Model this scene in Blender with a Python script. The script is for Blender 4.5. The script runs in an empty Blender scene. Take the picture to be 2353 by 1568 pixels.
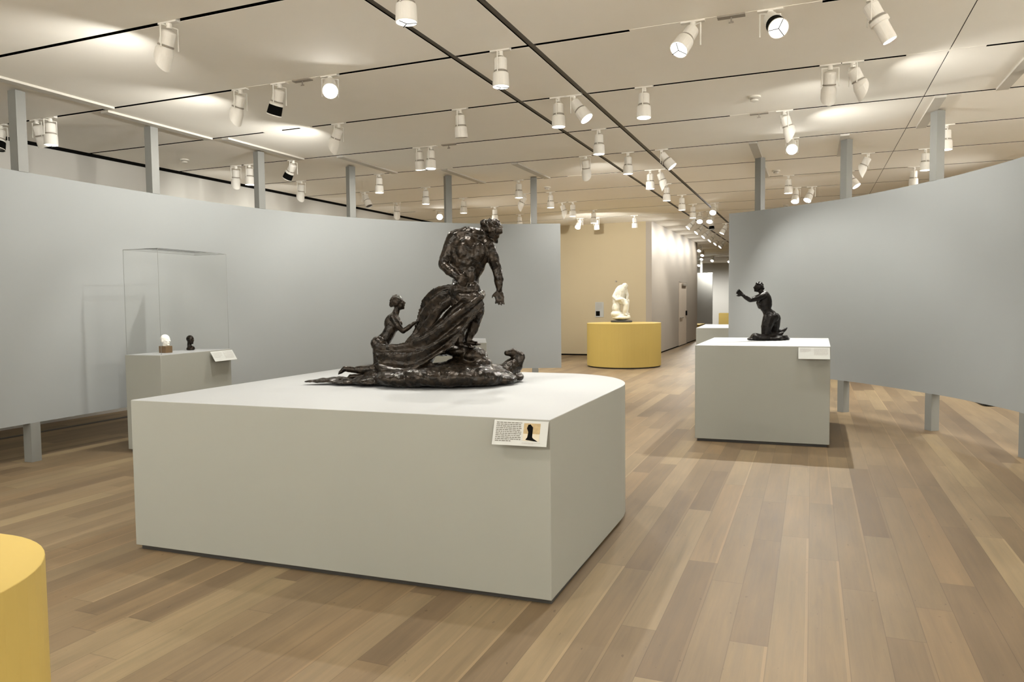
import bpy, bmesh, math, random
from mathutils import Vector, Matrix, Quaternion, noise

# ------------------------------------------------------------------ camera
W, H = 2353.0, 1568.0
CX, CY = W / 2, H / 2
FPX = 1694.3926
EYE = Vector((0.0, 0.0, 1.55))


def unit(v):
    return v / v.length


def ray(u, v):
    return Vector(((u - CX) / FPX, -(v - CY) / FPX, -1.0))


_Y = unit(ray(1865, 685))
_X = unit(-ray(-3000, 738))
_X = unit(_X - _Y * _X.dot(_Y))
_Z = _X.cross(_Y)
RW = Matrix((_X, _Y, _Z))            # camera axes -> world axes

scene = bpy.context.scene
COL = scene.collection
cam_data = bpy.data.cameras.new('camera')
cam = bpy.data.objects.new('camera', cam_data)
COL.objects.link(cam)
cam_data.sensor_width = 36.0
cam_data.lens = FPX / W * 36.0
cam_data.clip_start = 0.05
cam_data.clip_end = 200
cam.matrix_world = Matrix.Translation(EYE) @ RW.to_4x4()
scene.camera = cam

# ------------------------------------------------------------------ light and exposure
world = bpy.data.worlds.new('world')
scene.world = world
world.use_nodes = True
world.node_tree.nodes['Background'].inputs[0].default_value = (1.0, 0.93, 0.84, 1)
world.node_tree.nodes['Background'].inputs[1].default_value = 0.05
scene.view_settings.view_transform = 'Standard'
scene.view_settings.look = 'None'
scene.view_settings.gamma = 1.0
scene.view_settings.use_curve_mapping = False
scene.view_settings.exposure = 2.25
scene.cycles.max_bounces = 10
scene.cycles.diffuse_bounces = 7
scene.cycles.glossy_bounces = 4
scene.cycles.transmission_bounces = 8
scene.cycles.transparent_max_bounces = 12
scene.cycles.caustics_reflective = False
scene.cycles.caustics_refractive = False
scene.cycles.sample_clamp_indirect = 4.0
scene.cycles.use_denoising = True

WARM = (1.0, 0.968, 0.895)
DOWN_W, WASH_W, AIM_W = 26.0, 30.0, 34.0
CEIL = 3.67
PT = 2.87                             # top of the curved partitions
PED = 0.955                           # top of the large pedestal


def spot(loc, direction, energy, angle=110, blend=0.7, radius=0.05, color=WARM, name='spot_light'):
    ld = bpy.data.lights.new(name, 'SPOT')
    ld.energy = energy
    ld.spot_size = math.radians(angle)
    ld.spot_blend = blend
    ld.shadow_soft_size = radius
    ld.color = color
    o = bpy.data.objects.new(name, ld)
    COL.objects.link(o)
    o.location = loc
    o.rotation_mode = 'QUATERNION'
    o.rotation_quaternion = Vector((0, 0, -1)).rotation_difference(Vector(direction))
    return o


# bare unseen spotlights, added to brighten the ceiling, walls and pedestals
for (x, y, z, d, e, a) in [(-5.6, 1.2, 3.36, (-.1, .3, -1), 34, 120), (-5.0, 2.7, 3.36, (.3, .2, -1), 30, 110), (-2.6, 1.2, 3.36, (0, .9, -1), 26, 110),
                           (0.4, 2.7, 3.36, (-.5, .3, -1), 12, 110), (2.8, 1.2, 3.36, (-.4, .5, -1), 20, 110), (4.2, 4.3, 3.3, (-1, .2, -.8), 42, 150),
                           (-4.6, -1.9, 3.1, (0, 1, -.35), 45, 165), (-1.4, -1.9, 3.1, (0, 1, -.35), 45, 165), (2.4, -1.9, 3.1, (-.2, 1, -.35), 40, 165),
                           (4.6, 7.4, 3.1, (-1, .3, -.8), 50, 140), (3.6, 13.6, 3.2, (-1, 0, -.9), 80, 140), (3.0, 20.0, 3.2, (-1, -.2, -.8), 80, 140),
                           (-8.0, 14.2, 3.2, (1, .3, -.9), 50, 140), (-7.6, 17.0, 3.2, (.6, .5, -1), 25, 140), (-2.05, 1.5, 3.36, (0, -.15, -1), 30, 34),
                           (-6.5, -2.6, 3.3, (0, -1, -.7), 170, 150), (-2.0, -2.6, 3.3, (0, -1, -.7), 170, 150), (2.5, -2.6, 3.3, (0, -1, -.7), 170, 150),
                           (4.3, 1.5, 3.3, (1, 0, -.8), 130, 150), (4.3, 5.5, 3.3, (1, 0, -.8), 130, 150), (4.3, 9.5, 3.3, (1, 0, -.8), 130, 150)]:
    spot((x, y, z), d, e, a, .8, .06)


# ------------------------------------------------------------------ placing helpers
def on_z(u, v, z):
    w = RW @ ray(u, v)
    return EYE + w * ((z - EYE.z) / w.z)


def on_y(u, v, y):
    w = RW @ ray(u, v)
    return EYE + w * (y / w.y)


def on_x(u, v, x):
    w = RW @ ray(u, v)
    return EYE + w * (x / w.x)


def deep(u, v, depth):
    return EYE + (RW @ ray(u, v)) * depth


def depth_of(p):
    return -((RW.transposed() @ (Vector(p) - EYE)).z)


# ------------------------------------------------------------------ object helpers
def empty(name, loc=(0, 0, 0), rotz=0.0):
    o = bpy.data.objects.new(name, None)
    COL.objects.link(o)
    o.location = loc
    o.rotation_euler = (0, 0, rotz)
    o.empty_display_size = 0.1
    return o


def tag(o, label=None, cat=None, group=None, kind=None):
    if label:
        o['label'] = label
    if cat:
        o['category'] = cat
    if group:
        o['group'] = group
    if kind:
        o['kind'] = kind
    return o


def link_mesh(name, bm, mat, parent=None, smooth=False, recalc=True):
    if recalc:
        bmesh.ops.recalc_face_normals(bm, faces=bm.faces)
    me = bpy.data.meshes.new(name)
    bm.to_mesh(me)
    bm.free()
    if smooth:
        for p in me.polygons:
            p.use_smooth = True
    mats = mat if isinstance(mat, (list, tuple)) else [mat]
    for m in mats:
        me.materials.append(m)
    o = bpy.data.objects.new(name, me)
    COL.objects.link(o)
    if parent is not None:
        o.parent = parent
    return o


def box(bm, lo, hi, mi=0):
    r = []
    for z in (lo[2], hi[2]):
        for x, y in ((lo[0], lo[1]), (hi[0], lo[1]), (hi[0], hi[1]), (lo[0], hi[1])):
            r.append(bm.verts.new((x, y, z)))
    for f in ((0, 3, 2, 1), (4, 5, 6, 7), (0, 1, 5, 4), (1, 2, 6, 5), (2, 3, 7, 6), (3, 0, 4, 7)):
        fc = bm.faces.new([r[i] for i in f])
        fc.material_index = mi
    return r


def prism(bm, pts, z0, z1, mi=0):
    a = [bm.verts.new((p[0], p[1], z0)) for p in pts]
    b = [bm.verts.new((p[0], p[1], z1)) for p in pts]
    n = len(pts)
    bm.faces.new(list(reversed(a))).material_index = mi
    bm.faces.new(b).material_index = mi
    for i in range(n):
        bm.faces.new((a[i], a[(i + 1) % n], b[(i + 1) % n], b[i])).material_index = mi


def turned(bm, prof, seg=24, closed_ends=True, mi=0):
    """surface of revolution about z from (r, z) pairs"""
    rings = []
    for r, z in prof:
        rings.append([bm.verts.new((r * math.cos(2 * math.pi * k / seg), r * math.sin(2 * math.pi * k / seg), z)) for k in range(seg)])
    for a, b in zip(rings, rings[1:]):
        for k in range(seg):
            bm.faces.new((a[k], a[(k + 1) % seg], b[(k + 1) % seg], b[k])).material_index = mi
    if closed_ends:
        bm.faces.new(rings[0]).material_index = mi
        bm.faces.new(rings[-1]).material_index = mi
    return rings


def rod(bm, a, b, r, seg=8, mi=0):
    a, b = Vector(a), Vector(b)
    q = Vector((0, 0, 1)).rotation_difference(b - a)
    ra, rb = [], []
    for k in range(seg):
        o = q @ Vector((r * math.cos(2 * math.pi * k / seg), r * math.sin(2 * math.pi * k / seg), 0))
        ra.append(bm.verts.new(a + o))
        rb.append(bm.verts.new(b + o))
    for k in range(seg):
        bm.faces.new((ra[k], ra[(k + 1) % seg], rb[(k + 1) % seg], rb[k])).material_index = mi
    bm.faces.new(list(reversed(ra))).material_index = mi
    bm.faces.new(rb).material_index = mi


def bevel(o, w=0.004, seg=2):
    m = o.modifiers.new('bevel', 'BEVEL')
    m.width = w
    m.segments = seg
    m.limit_method = 'ANGLE'
    m.angle_limit = math.radians(40)
    return o


# ------------------------------------------------------------------ materials
def new_mat(name):
    m = bpy.data.materials.new(name)
    m.use_nodes = True
    nt = m.node_tree
    return m, nt, nt.nodes['Principled BSDF']


def painted(name, col, rough=0.6, var=0.04, scale=6.0, bump=0.0, metallic=0.0, spec=0.5):
    m, nt, bs = new_mat(name)
    N, L = nt.nodes, nt.links
    tc = N.new('ShaderNodeTexCoord')
    nz = N.new('ShaderNodeTexNoise')
    nz.inputs['Scale'].default_value = scale
    nz.inputs['Detail'].default_value = 4
    L.new(tc.outputs['Object'], nz.inputs['Vector'])
    mix = N.new('ShaderNodeMix')
    mix.data_type = 'RGBA'
    L.new(nz.outputs['Fac'], mix.inputs['Factor'])
    mix.inputs[6].default_value = tuple(c * (1 - var) for c in col) + (1,)
    mix.inputs[7].default_value = tuple(min(1, c * (1 + var)) for c in col) + (1,)
    L.new(mix.outputs[2], bs.inputs['Base Color'])
    bs.inputs['Roughness'].default_value = rough
    bs.inputs['Metallic'].default_value = metallic
    bs.inputs['Specular IOR Level'].default_value = spec
    if bump:
        bp = N.new('ShaderNodeBump')
        bp.inputs['Strength'].default_value = bump
        bp.inputs['Distance'].default_value = 0.01
        L.new(nz.outputs['Fac'], bp.inputs['Height'])
        L.new(bp.outputs['Normal'], bs.inputs['Normal'])
    return m


def glowing(name, col, strength):
    m, nt, bs = new_mat(name)
    bs.inputs['Base Color'].default_value = (.8, .8, .8, 1)
    bs.inputs['Emission Color'].default_value = col + (1,)
    bs.inputs['Emission Strength'].default_value = strength
    return m


M_CEIL = painted('ceiling_paint', (.93, .905, .84), .8, .02, 3)
M_BLACK = painted('black_metal', (.004, .004, .0035), .85, .2, 20, spec=.05)
M_GROOVE = painted('dark_channel_metal', (.10, .09, .075), .5, .2, 12)
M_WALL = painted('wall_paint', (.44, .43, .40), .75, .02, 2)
M_BRIGHTWALL = painted('bright_white_wall_paint', (.84, .83, .80), .75, .02, 2)  # unseen walls made whiter to bounce light onto the ceiling
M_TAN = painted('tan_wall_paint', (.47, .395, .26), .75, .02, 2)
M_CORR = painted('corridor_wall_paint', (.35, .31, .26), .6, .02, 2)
M_WHITEWALL = painted('white_wall_paint', (.62, .62, .60), .75, .02, 2)
M_PANEL = painted('pale_grey_panel_paint', (.262, .275, .275), .7, .015, 2.5)
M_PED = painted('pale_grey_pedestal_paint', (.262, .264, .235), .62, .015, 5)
M_PEDTOP = painted('pedestal_lit_top_paint', (.335, .343, .345), .6, .01, 5)  # pedestal grey with the light on its top faces put into the colour
M_POST = painted('grey_post_paint', (.195, .197, .185), .5, .04, 8)
M_YELLOW = painted('ochre_yellow_paint', (.42, .305, .078), .6, .02, 4)
M_FIX = painted('off_white_enamel', (.76, .74, .69), .45, .03, 20)
M_FIXD = painted('fixture_seam_grey', (.30, .27, .23), .6, .1, 20)
M_PLINTH = painted('black_kick_board', (.03, .028, .025), .6, .1, 10)
M_LENS = glowing('lit_lens', (1, .97, .90), 1.6)
M_BALL = glowing('bright_lamp_face', (1, .98, .93), 9.0)
M_OFF = painted('dark_lens_glass', (.08, .075, .07), .3, .1, 20)
M_PAPER = painted('label_paper', (.42, .43, .41), .55, .02, 12)
M_INK = painted('printed_ink', (.13, .12, .10), .7, .1, 40)
M_GREYINK = painted('pale_printed_ink', (.36, .35, .33), .7, .1, 40)
M_WOODBLOCK = painted('dark_wood_block', (.12, .075, .035), .5, .25, 30)
M_CABLE = painted('cable_rubber', (.012, .012, .012), .6, .1, 10)
M_RAIL = painted('ceiling_rail_paint', (.56, .54, .49), .6, .03, 8)
M_DOOR = painted('door_paint', (.58, .50, .41), .6, .02, 4)
M_DETECT = painted('detector_plastic', (.62, .60, .54), .5, .03, 10)


def bronze(name, c1, c2, rough=.36, metal=.55, scale=22):
    m, nt, bs = new_mat(name)
    N, L = nt.nodes, nt.links
    tc = N.new('ShaderNodeTexCoord')
    nz = N.new('ShaderNodeTexNoise')
    nz.inputs['Scale'].default_value = scale
    nz.inputs['Detail'].default_value = 6
    L.new(tc.outputs['Object'], nz.inputs['Vector'])
    cr = N.new('ShaderNodeValToRGB')
    cr.color_ramp.elements[0].position = .38
    cr.color_ramp.elements[0].color = c1 + (1,)
    cr.color_ramp.elements[1].position = .72
    cr.color_ramp.elements[1].color = c2 + (1,)
    L.new(nz.outputs['Fac'], cr.inputs['Fac'])
    L.new(cr.outputs['Color'], bs.inputs['Base Color'])
    bs.inputs['Metallic'].default_value = metal
    bs.inputs['Specular IOR Level'].default_value = .38 if metal > .5 else .22
    rr = N.new('ShaderNodeMapRange')
    rr.inputs['From Min'].default_value = .35
    rr.inputs['From Max'].default_value = .65
    rr.inputs['To Min'].default_value = rough - .05
    rr.inputs['To Max'].default_value = rough + .08
    L.new(nz.outputs['Fac'], rr.inputs['Value'])
    L.new(rr.outputs['Result'], bs.inputs['Roughness'])
    n2 = N.new('ShaderNodeTexNoise')
    n2.inputs['Scale'].default_value = scale * 2.4
    n2.inputs['Detail'].default_value = 5
    L.new(tc.outputs['Object'], n2.inputs['Vector'])
    bp = N.new('ShaderNodeBump')
    bp.inputs['Strength'].default_value = .35
    bp.inputs['Distance'].default_value = .008
    L.new(n2.outputs['Fac'], bp.inputs['Height'])
    L.new(bp.outputs['Normal'], bs.inputs['Normal'])
    return m


M_BRONZE = bronze('dark_bronze', (.009, .0068, .0046), (.026, .017, .0095), .27, .55)
M_BRONZE2 = bronze('black_bronze', (.004, .003, .0025), (.011, .008, .006), .34, .25, 30)
M_MARBLE = painted('white_marble', (.60, .58, .50), .45, .05, 14, .15)
M_PLASTER = painted('white_plaster', (.74, .73, .69), .6, .04, 30, .1)


def glass_mat():
    m, nt, bs = new_mat('vitrine_acrylic')
    N, L = nt.nodes, nt.links
    out = N['Material Output']
    tr = N.new('ShaderNodeBsdfTransparent')
    tr.inputs[0].default_value = (.996, .996, .994, 1)
    gl = N.new('ShaderNodeBsdfGlossy')
    gl.inputs['Roughness'].default_value = .03
    gl.inputs['Color'].default_value = (.9, .9, .9, 1)
    fr = N.new('ShaderNodeFresnel')
    fr.inputs['IOR'].default_value = 1.06
    mx = N.new('ShaderNodeMixShader')
    L.new(fr.outputs[0], mx.inputs[0])
    L.new(tr.outputs[0], mx.inputs[1])
    L.new(gl.outputs[0], mx.inputs[2])
    L.new(mx.outputs[0], out.inputs['Surface'])
    return m


M_GLASS = glass_mat()
M_GLASSEDGE = painted('acrylic_edge', (.19, .195, .19), .4, .05, 10)


def floor_mat():
    m, nt, bs = new_mat('oak_plank_floor')
    N, L = nt.nodes, nt.links

    def mth(op, a, b=None, c=None):
        n = N.new('ShaderNodeMath')
        n.operation = op
        for i, x in enumerate((a, b, c)):
            if x is None:
                continue
            if isinstance(x, (int, float)):
                n.inputs[i].default_value = x
            else:
                L.new(x, n.inputs[i])
        return n.outputs[0]
    tc = N.new('ShaderNodeTexCoord')
    sp = N.new('ShaderNodeSeparateXYZ')
    L.new(tc.outputs['Object'], sp.inputs[0])
    PW, PL = .165, 3.4
    xs = mth('DIVIDE', sp.outputs[0], PW)
    row = mth('FLOOR', xs)
    fx = mth('FRACT', xs)
    wn = N.new('ShaderNodeTexWhiteNoise')
    wn.noise_dimensions = '1D'
    L.new(row, wn.inputs['W'])
    ys = mth('ADD', mth('DIVIDE', sp.outputs[1], PL), mth('MULTIPLY', wn.outputs['Value'], 7.3))
    cell = mth('FLOOR', ys)
    fy = mth('FRACT', ys)
    # each board may be cut once more at a random place
    cid = N.new('ShaderNodeCombineXYZ')
    L.new(row, cid.inputs[0])
    L.new(cell, cid.inputs[1])
    w2 = N.new('ShaderNodeTexWhiteNoise')
    w2.noise_dimensions = '3D'
    L.new(cid.outputs[0], w2.inputs['Vector'])
    cut = mth('ADD', mth('MULTIPLY', w2.outputs['Value'], .5), .25)
    half = mth('GREATER_THAN', fy, cut)
    cid2 = N.new('ShaderNodeCombineXYZ')
    L.new(row, cid2.inputs[0])
    L.new(cell, cid2.inputs[1])
    L.new(mth('ADD', half, 3.7), cid2.inputs[2])
    w3 = N.new('ShaderNodeTexWhiteNoise')
    w3.noise_dimensions = '3D'
    L.new(cid2.outputs[0], w3.inputs['Vector'])
    ramp = N.new('ShaderNodeValToRGB')
    e = ramp.color_ramp.elements
    e[0].position = 0.0
    e[0].color = (0.114, 0.078, 0.043, 1)
    e[1].position = 1.0
    e[1].color = (0.213, 0.160, 0.089, 1)
    for pos, c in ((.08, (0.134, 0.093, 0.053)), (.3, (0.151, 0.107, 0.060)), (.5, (0.162, 0.117, 0.067)), (.54, (0.171, 0.117, 0.063)), (.75, (0.177, 0.130, 0.074)), (.9, (0.194, 0.141, 0.080))):
        k = ramp.color_ramp.elements.new(pos)
        k.color = c + (1,)
    L.new(w3.outputs['Value'], ramp.inputs['Fac'])
    # grain stretched along the boards, shifted per board
    gv = N.new('ShaderNodeCombineXYZ')
    L.new(mth('MULTIPLY', sp.outputs[0], 34.0), gv.inputs[0])
    L.new(mth('MULTIPLY', sp.outputs[1], 1.6), gv.inputs[1])
    L.new(mth('MULTIPLY', w3.outputs['Value'], 90.0), gv.inputs[2])
    g = N.new('ShaderNodeTexNoise')
    g.inputs['Scale'].default_value = 1.0
    g.inputs['Detail'].default_value = 7
    g.inputs['Roughness'].default_value = .65
    g.inputs['Distortion'].default_value = .6
    L.new(gv.outputs[0], g.inputs['Vector'])
    gv2 = N.new('ShaderNodeCombineXYZ')
    L.new(mth('MULTIPLY', sp.outputs[0], 6.0), gv2.inputs[0])
    L.new(mth('MULTIPLY', sp.outputs[1], 1.1), gv2.inputs[1])
    L.new(mth('MULTIPLY', w3.outputs['Value'], 40.0), gv2.inputs[2])
    g2 = N.new('ShaderNodeTexNoise')
    g2.inputs['Scale'].default_value = 1.0
    g2.inputs['Detail'].default_value = 3
    L.new(gv2.outputs[0], g2.inputs['Vector'])
    val = mth('ADD', mth('MULTIPLY', g.outputs['Fac'], .62), mth('MULTIPLY', g2.outputs['Fac'], .50))
    val = mth('ADD', val, .43)
    fv = N.new('ShaderNodeTexNoise')
    fv.inputs['Scale'].default_value = 38.0
    fv.inputs['Detail'].default_value = 2
    fs = N.new('ShaderNodeVectorMath')
    fs.operation = 'MULTIPLY'
    fs.inputs[1].default_value = (1.0, .45, 1.0)
    L.new(tc.outputs['Object'], fs.inputs[0])
    L.new(fs.outputs[0], fv.inputs['Vector'])
    fleck = mth('MULTIPLY', mth('GREATER_THAN', fv.outputs['Fac'], .735), .30)
    val = mth('SUBTRACT', val, fleck)
    # narrow pale sapwood strip along one edge of a few boards
    w4 = N.new('ShaderNodeTexWhiteNoise')
    w4.noise_dimensions = '3D'
    cid3 = N.new('ShaderNodeVectorMath')
    cid3.operation = 'ADD'
    cid3.inputs[1].default_value = (17.3, 5.1, 2.2)
    L.new(cid2.outputs[0], cid3.inputs[0])
    L.new(cid3.outputs[0], w4.inputs['Vector'])
    sap = mth('MULTIPLY', mth('GREATER_THAN', w4.outputs['Value'], .72), mth('GREATER_THAN', fx, .91))
    val = mth('ADD', val, mth('MULTIPLY', sap, .22))
    # joints
    ex = mth('MINIMUM', fx, mth('SUBTRACT', 1.0, fx))
    jx = mth('LESS_THAN', ex, .010)
    ey = mth('MINIMUM', fy, mth('SUBTRACT', 1.0, fy))
    jy = mth('LESS_THAN', ey, .0006)
    jc = mth('LESS_THAN', mth('ABSOLUTE', mth('SUBTRACT', fy, cut)), .0006)
    j = mth('MAXIMUM', jx, mth('MAXIMUM', jy, jc))
    val = mth('MULTIPLY', val, mth('SUBTRACT', 1.0, mth('MULTIPLY', j, .30)))
    mul = N.new('ShaderNodeMix')
    mul.data_type = 'RGBA'
    mul.blend_type = 'MULTIPLY'
    mul.inputs['Factor'].default_value = 1.0
    L.new(ramp.outputs['Color'], mul.inputs[6])
    vc = N.new('ShaderNodeCombineColor')
    for i in range(3):
        L.new(val, vc.inputs[i])
    L.new(vc.outputs[0], mul.inputs[7])
    L.new(mul.outputs[2], bs.inputs['Base Color'])
    L.new(mth('ADD', mth('MULTIPLY', g.outputs['Fac'], .15), .50), bs.inputs['Roughness'])
    bs.inputs['Specular IOR Level'].default_value = .28
    return m


M_FLOOR = floor_mat()


# ------------------------------------------------------------------ the room
def struct(name, bm, mat, parent=None):
    o = link_mesh(name, bm, mat, parent)
    if parent is None:
        o['kind'] = 'structure'
    return o


XL, XR, YB, YBACK, YFAR = -9.38, 6.0, -4.5, 20.0, 45.0
XC = -4.02                             # wall that leads to the far room
YC = 28.6

bm = bmesh.new()
box(bm, (XL - .2, YB - .2, -.15), (XR + .2, YFAR + .3, 0))
struct('floor', bm, M_FLOOR)

SLOTS = [4.28 + 1.577 * i for i in range(-5, 26)]
GX = [-2.9, -2.18]
bm = bmesh.new()
ys = [YB] + SLOTS + [YFAR + .2]
ys = [y for y in ys if y < YFAR]
ys.append(YFAR + .2)
xcuts = [(XL + .06, GX[0] - .03), (GX[0] + .03, GX[1] - .03), (GX[1] + .03, 1.075), (1.083, XR + .1)]
for a, b in zip(ys, ys[1:]):
    for (x0, x1) in xcuts:
        box(bm, (x0, a + .024, CEIL), (x1, b - .024, CEIL + .002))
struct('ceiling', bm, M_CEIL)
bm = bmesh.new()
box(bm, (XL - .2, YB - .2, CEIL + .09), (XR + .2, YFAR + .3, CEIL + .12))
box(bm, (XL, YB, CEIL - .035), (XL + .012, YBACK, CEIL + .09))  # black strip standing in for the shadow line at the wall top
struct('slot_backing_shadow_line', bm, M_BLACK)
bm = bmesh.new()
for x in GX:
    box(bm, (x - .03, YB, CEIL + .012), (x + .018, YFAR, CEIL + .03))
box(bm, (1.07, YB, CEIL + .02), (1.09, YFAR, CEIL + .04))
struct('trim_2', bm, M_GROOVE)

bm = bmesh.new()
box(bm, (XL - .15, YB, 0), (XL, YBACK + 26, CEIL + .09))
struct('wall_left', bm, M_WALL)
bm = bmesh.new()
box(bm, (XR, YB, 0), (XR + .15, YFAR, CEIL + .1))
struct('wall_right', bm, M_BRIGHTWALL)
bm = bmesh.new()
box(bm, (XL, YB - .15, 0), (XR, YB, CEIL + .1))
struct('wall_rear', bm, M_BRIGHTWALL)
bm = bmesh.new()
box(bm, (XL, YBACK, .04), (XC - .16, YBACK + .15, CEIL))
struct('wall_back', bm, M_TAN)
bm = bmesh.new()
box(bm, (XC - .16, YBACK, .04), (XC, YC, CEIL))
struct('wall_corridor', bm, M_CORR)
bm = bmesh.new()
box(bm, (XL, YBACK + .02, 0), (XC - .02, YBACK + .1, .04))
box(bm, (XC - .1, YBACK + .02, 0), (XC - .02, YC, .04))
struct('baseboard_back', bm, M_BLACK)
bm = bmesh.new()
box(bm, (-9.2, YFAR, 0), (XR, YFAR + .15, CEIL))
struct('wall_far', bm, M_WHITEWALL)
bm = bmesh.new()
box(bm, (0.6, 24.0, 0), (XR, 24.15, CEIL))
struct('wall_back_right', bm, M_CORR)
# dark grille strip let into the floor along the left wall
bm = bmesh.new()
box(bm, (-8.86, YB, -.01), (-8.76, YBACK, .003))
struct('trim_3', bm, M_PLINTH)

# the door in the corridor wall
d0, d1, dz = 24.42, 25.95, 2.11
bm = bmesh.new()
box(bm, (XC - .02, d0, .03), (XC + .012, d1, dz))
door = struct('door_1', bm, M_DOOR)
bm = bmesh.new()
box(bm, (XC, d1 - .02, .03), (XC + .018, d1 + .03, dz))
box(bm, (XC, d0, dz), (XC + .018, d1 + .03, dz + .03))
struct('door_frame', bm, M_FIXD, door)
bm = bmesh.new()
box(bm, (XC + .012, 24.9, dz - .10), (XC + .07, 25.8, dz - .03))
struct('door_closer', bm, M_FIXD, door)
bm = bmesh.new()
box(bm, (XC + .012, 25.74, 1.0), (XC + .05, 25.86, 1.16))
struct('lock_plate', bm, M_BLACK, door)
bm = bmesh.new()
rod(bm, (XC + .04, 24.5, .95), (XC + .04, 25.1, .95), .018)
rod(bm, (XC + .0, 24.55, .95), (XC + .04, 24.55, .95), .012)
rod(bm, (XC + .0, 25.05, .95), (XC + .04, 25.05, .95), .012)
struct('door_handle', bm, M_FIXD, door)


# ------------------------------------------------------------------ curved partitions
def catmull(P, n=14):
    out = []
    for i in range(len(P) - 1):
        p0 = P[max(0, i - 1)]
        p1, p2 = P[i], P[i + 1]
        p3 = P[min(len(P) - 1, i + 2)]
        for k in range(n):
            t = k / n
            out.append(tuple(.5 * (2 * p1[j] + (p2[j] - p0[j]) * t + (2 * p0[j] - 5 * p1[j] + 4 * p2[j] - p3[j]) * t * t
                                   + (-p0[j] + 3 * p1[j] - 3 * p2[j] + p3[j]) * t ** 3) for j in (0, 1)))
    out.append(tuple(P[-1]))
    return out


def partition(name, label, ctrl, back, z0, z1, posts, rails, th=.09):
    """ctrl: front-face curve, back: +1/-1 side the thickness and posts lie on"""
    root = empty(name, (ctrl[len(ctrl) // 2][0], ctrl[len(ctrl) // 2][1], 0))
    tag(root, label, 'partition', 'curved display partitions')
    inv = Matrix.Translation(-root.location)
    F = catmull(ctrl)
    B = []
    for i, p in enumerate(F):
        a = F[max(0, i - 1)]
        b = F[min(len(F) - 1, i + 1)]
        t = Vector((b[0] - a[0], b[1] - a[1])).normalized()
        n = Vector((-t.y, t.x)) * back
        B.append((p[0] + n.x * th, p[1] + n.y * th))
    bm = bmesh.new()
    fa = [bm.verts.new((p[0], p[1], z0)) for p in F]
    fb = [bm.verts.new((p[0], p[1], z1)) for p in F]
    ba = [bm.verts.new((p[0], p[1], z0)) for p in B]
    bb = [bm.verts.new((p[0], p[1], z1)) for p in B]
    for i in range(len(F) - 1):
        for q in ((fa[i], fa[i + 1], fb[i + 1], fb[i]), (ba[i + 1], ba[i], bb[i], bb[i + 1]),
                  (fb[i], fb[i + 1], bb[i + 1], bb[i]), (fa[i + 1], fa[i], ba[i], ba[i + 1])):
            bm.faces.new(q).smooth = True
    bm.faces.new((fa[0], fb[0], bb[0], ba[0]))
    bm.faces.new((fa[-1], ba[-1], bb[-1], fb[-1]))
    bmesh.ops.transform(bm, matrix=inv, verts=bm.verts)
    pn = link_mesh('panel', bm, M_PANEL, root)
    es = pn.modifiers.new('edges', 'EDGE_SPLIT')
    es.split_angle = math.radians(35)
    for (px, py) in posts:
        # nearest curve tangent
        k = min(range(1, len(F) - 1), key=lambda i: (F[i][0] - px) ** 2 + (F[i][1] - py) ** 2)
        t = Vector((F[k + 1][0] - F[k - 1][0], F[k + 1][1] - F[k - 1][1]))
        ang = math.atan2(t.y, t.x)
        for nm, a, b in (('upper_post', z1, CEIL - .018), ('leg', 0.0, z0)):
            bm = bmesh.new()
            h = .052
            box(bm, (-h, -h, a), (h, h, b))
            bmesh.ops.rotate(bm, verts=bm.verts, cent=(0, 0, 0), matrix=Matrix.Rotation(ang, 3, 'Z'))
            # centred in the thickness of the panel
            n = Vector((-t.y, t.x)).normalized() * back * (th / 2)
            off = Vector((F[k][0] + n.x, F[k][1] + n.y, 0)) - root.location
            bmesh.ops.translate(bm, verts=bm.verts, vec=off)
            link_mesh(nm, bm, M_POST, root)
    for (rx, r0, r1) in rails:
        bm = bmesh.new()
        box(bm, (rx - .055, r0 + .03, CEIL - .022), (rx + .055, r1 - .03, CEIL + .004))
        bmesh.ops.transform(bm, matrix=inv, verts=bm.verts)
        link_mesh('ceiling_rail', bm, M_RAIL, root)
    return root


partition('curved_partition', 'long pale grey curved partition on posts behind the large bronze group, on the left',
          [(-6.75, 1.2), (-6.98, 2.8), (-7.12, 4.2), (-7.2, 5.4), (-7.22, 6.6), (-7.1, 8.15), (-6.58, 9.72), (-5.74, 10.98), (-4.93, 11.66), (-4.0, 12.1)],
          +1, .39, PT, [(-7.16, 4.96), (-7.25, 6.57), (-7.12, 8.22), (-6.52, 9.75), (-5.64, 11.1), (-4.42, 11.86)],
          [(-6.98, 4.28, 5.86), (-7.15, 5.86, 7.43), (-6.95, 7.43, 9.01), (-6.32, 9.01, 10.59), (-5.45, 10.59, 12.16), (-4.24, 10.59, 12.16)])
partition('curved_partition', 'pale grey curved partition on square posts behind the small kneeling bronze, on the right',
          [(-1.2, 11.96), (-.76, 11.72), (.38, 10.88), (1.27, 9.68), (1.62, 9.0), (1.88, 8.3), (2.12, 7.2), (2.2, 5.8)],
          +1, .43, PT, [(-.78, 11.74), (.38, 10.9), (1.27, 9.68), (1.9, 8.28)],
          [(-.76, 10.59, 13.74), (.38, 10.59, 12.16), (1.24, 9.01, 10.59), (1.78, 7.43, 9.01)])


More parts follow.
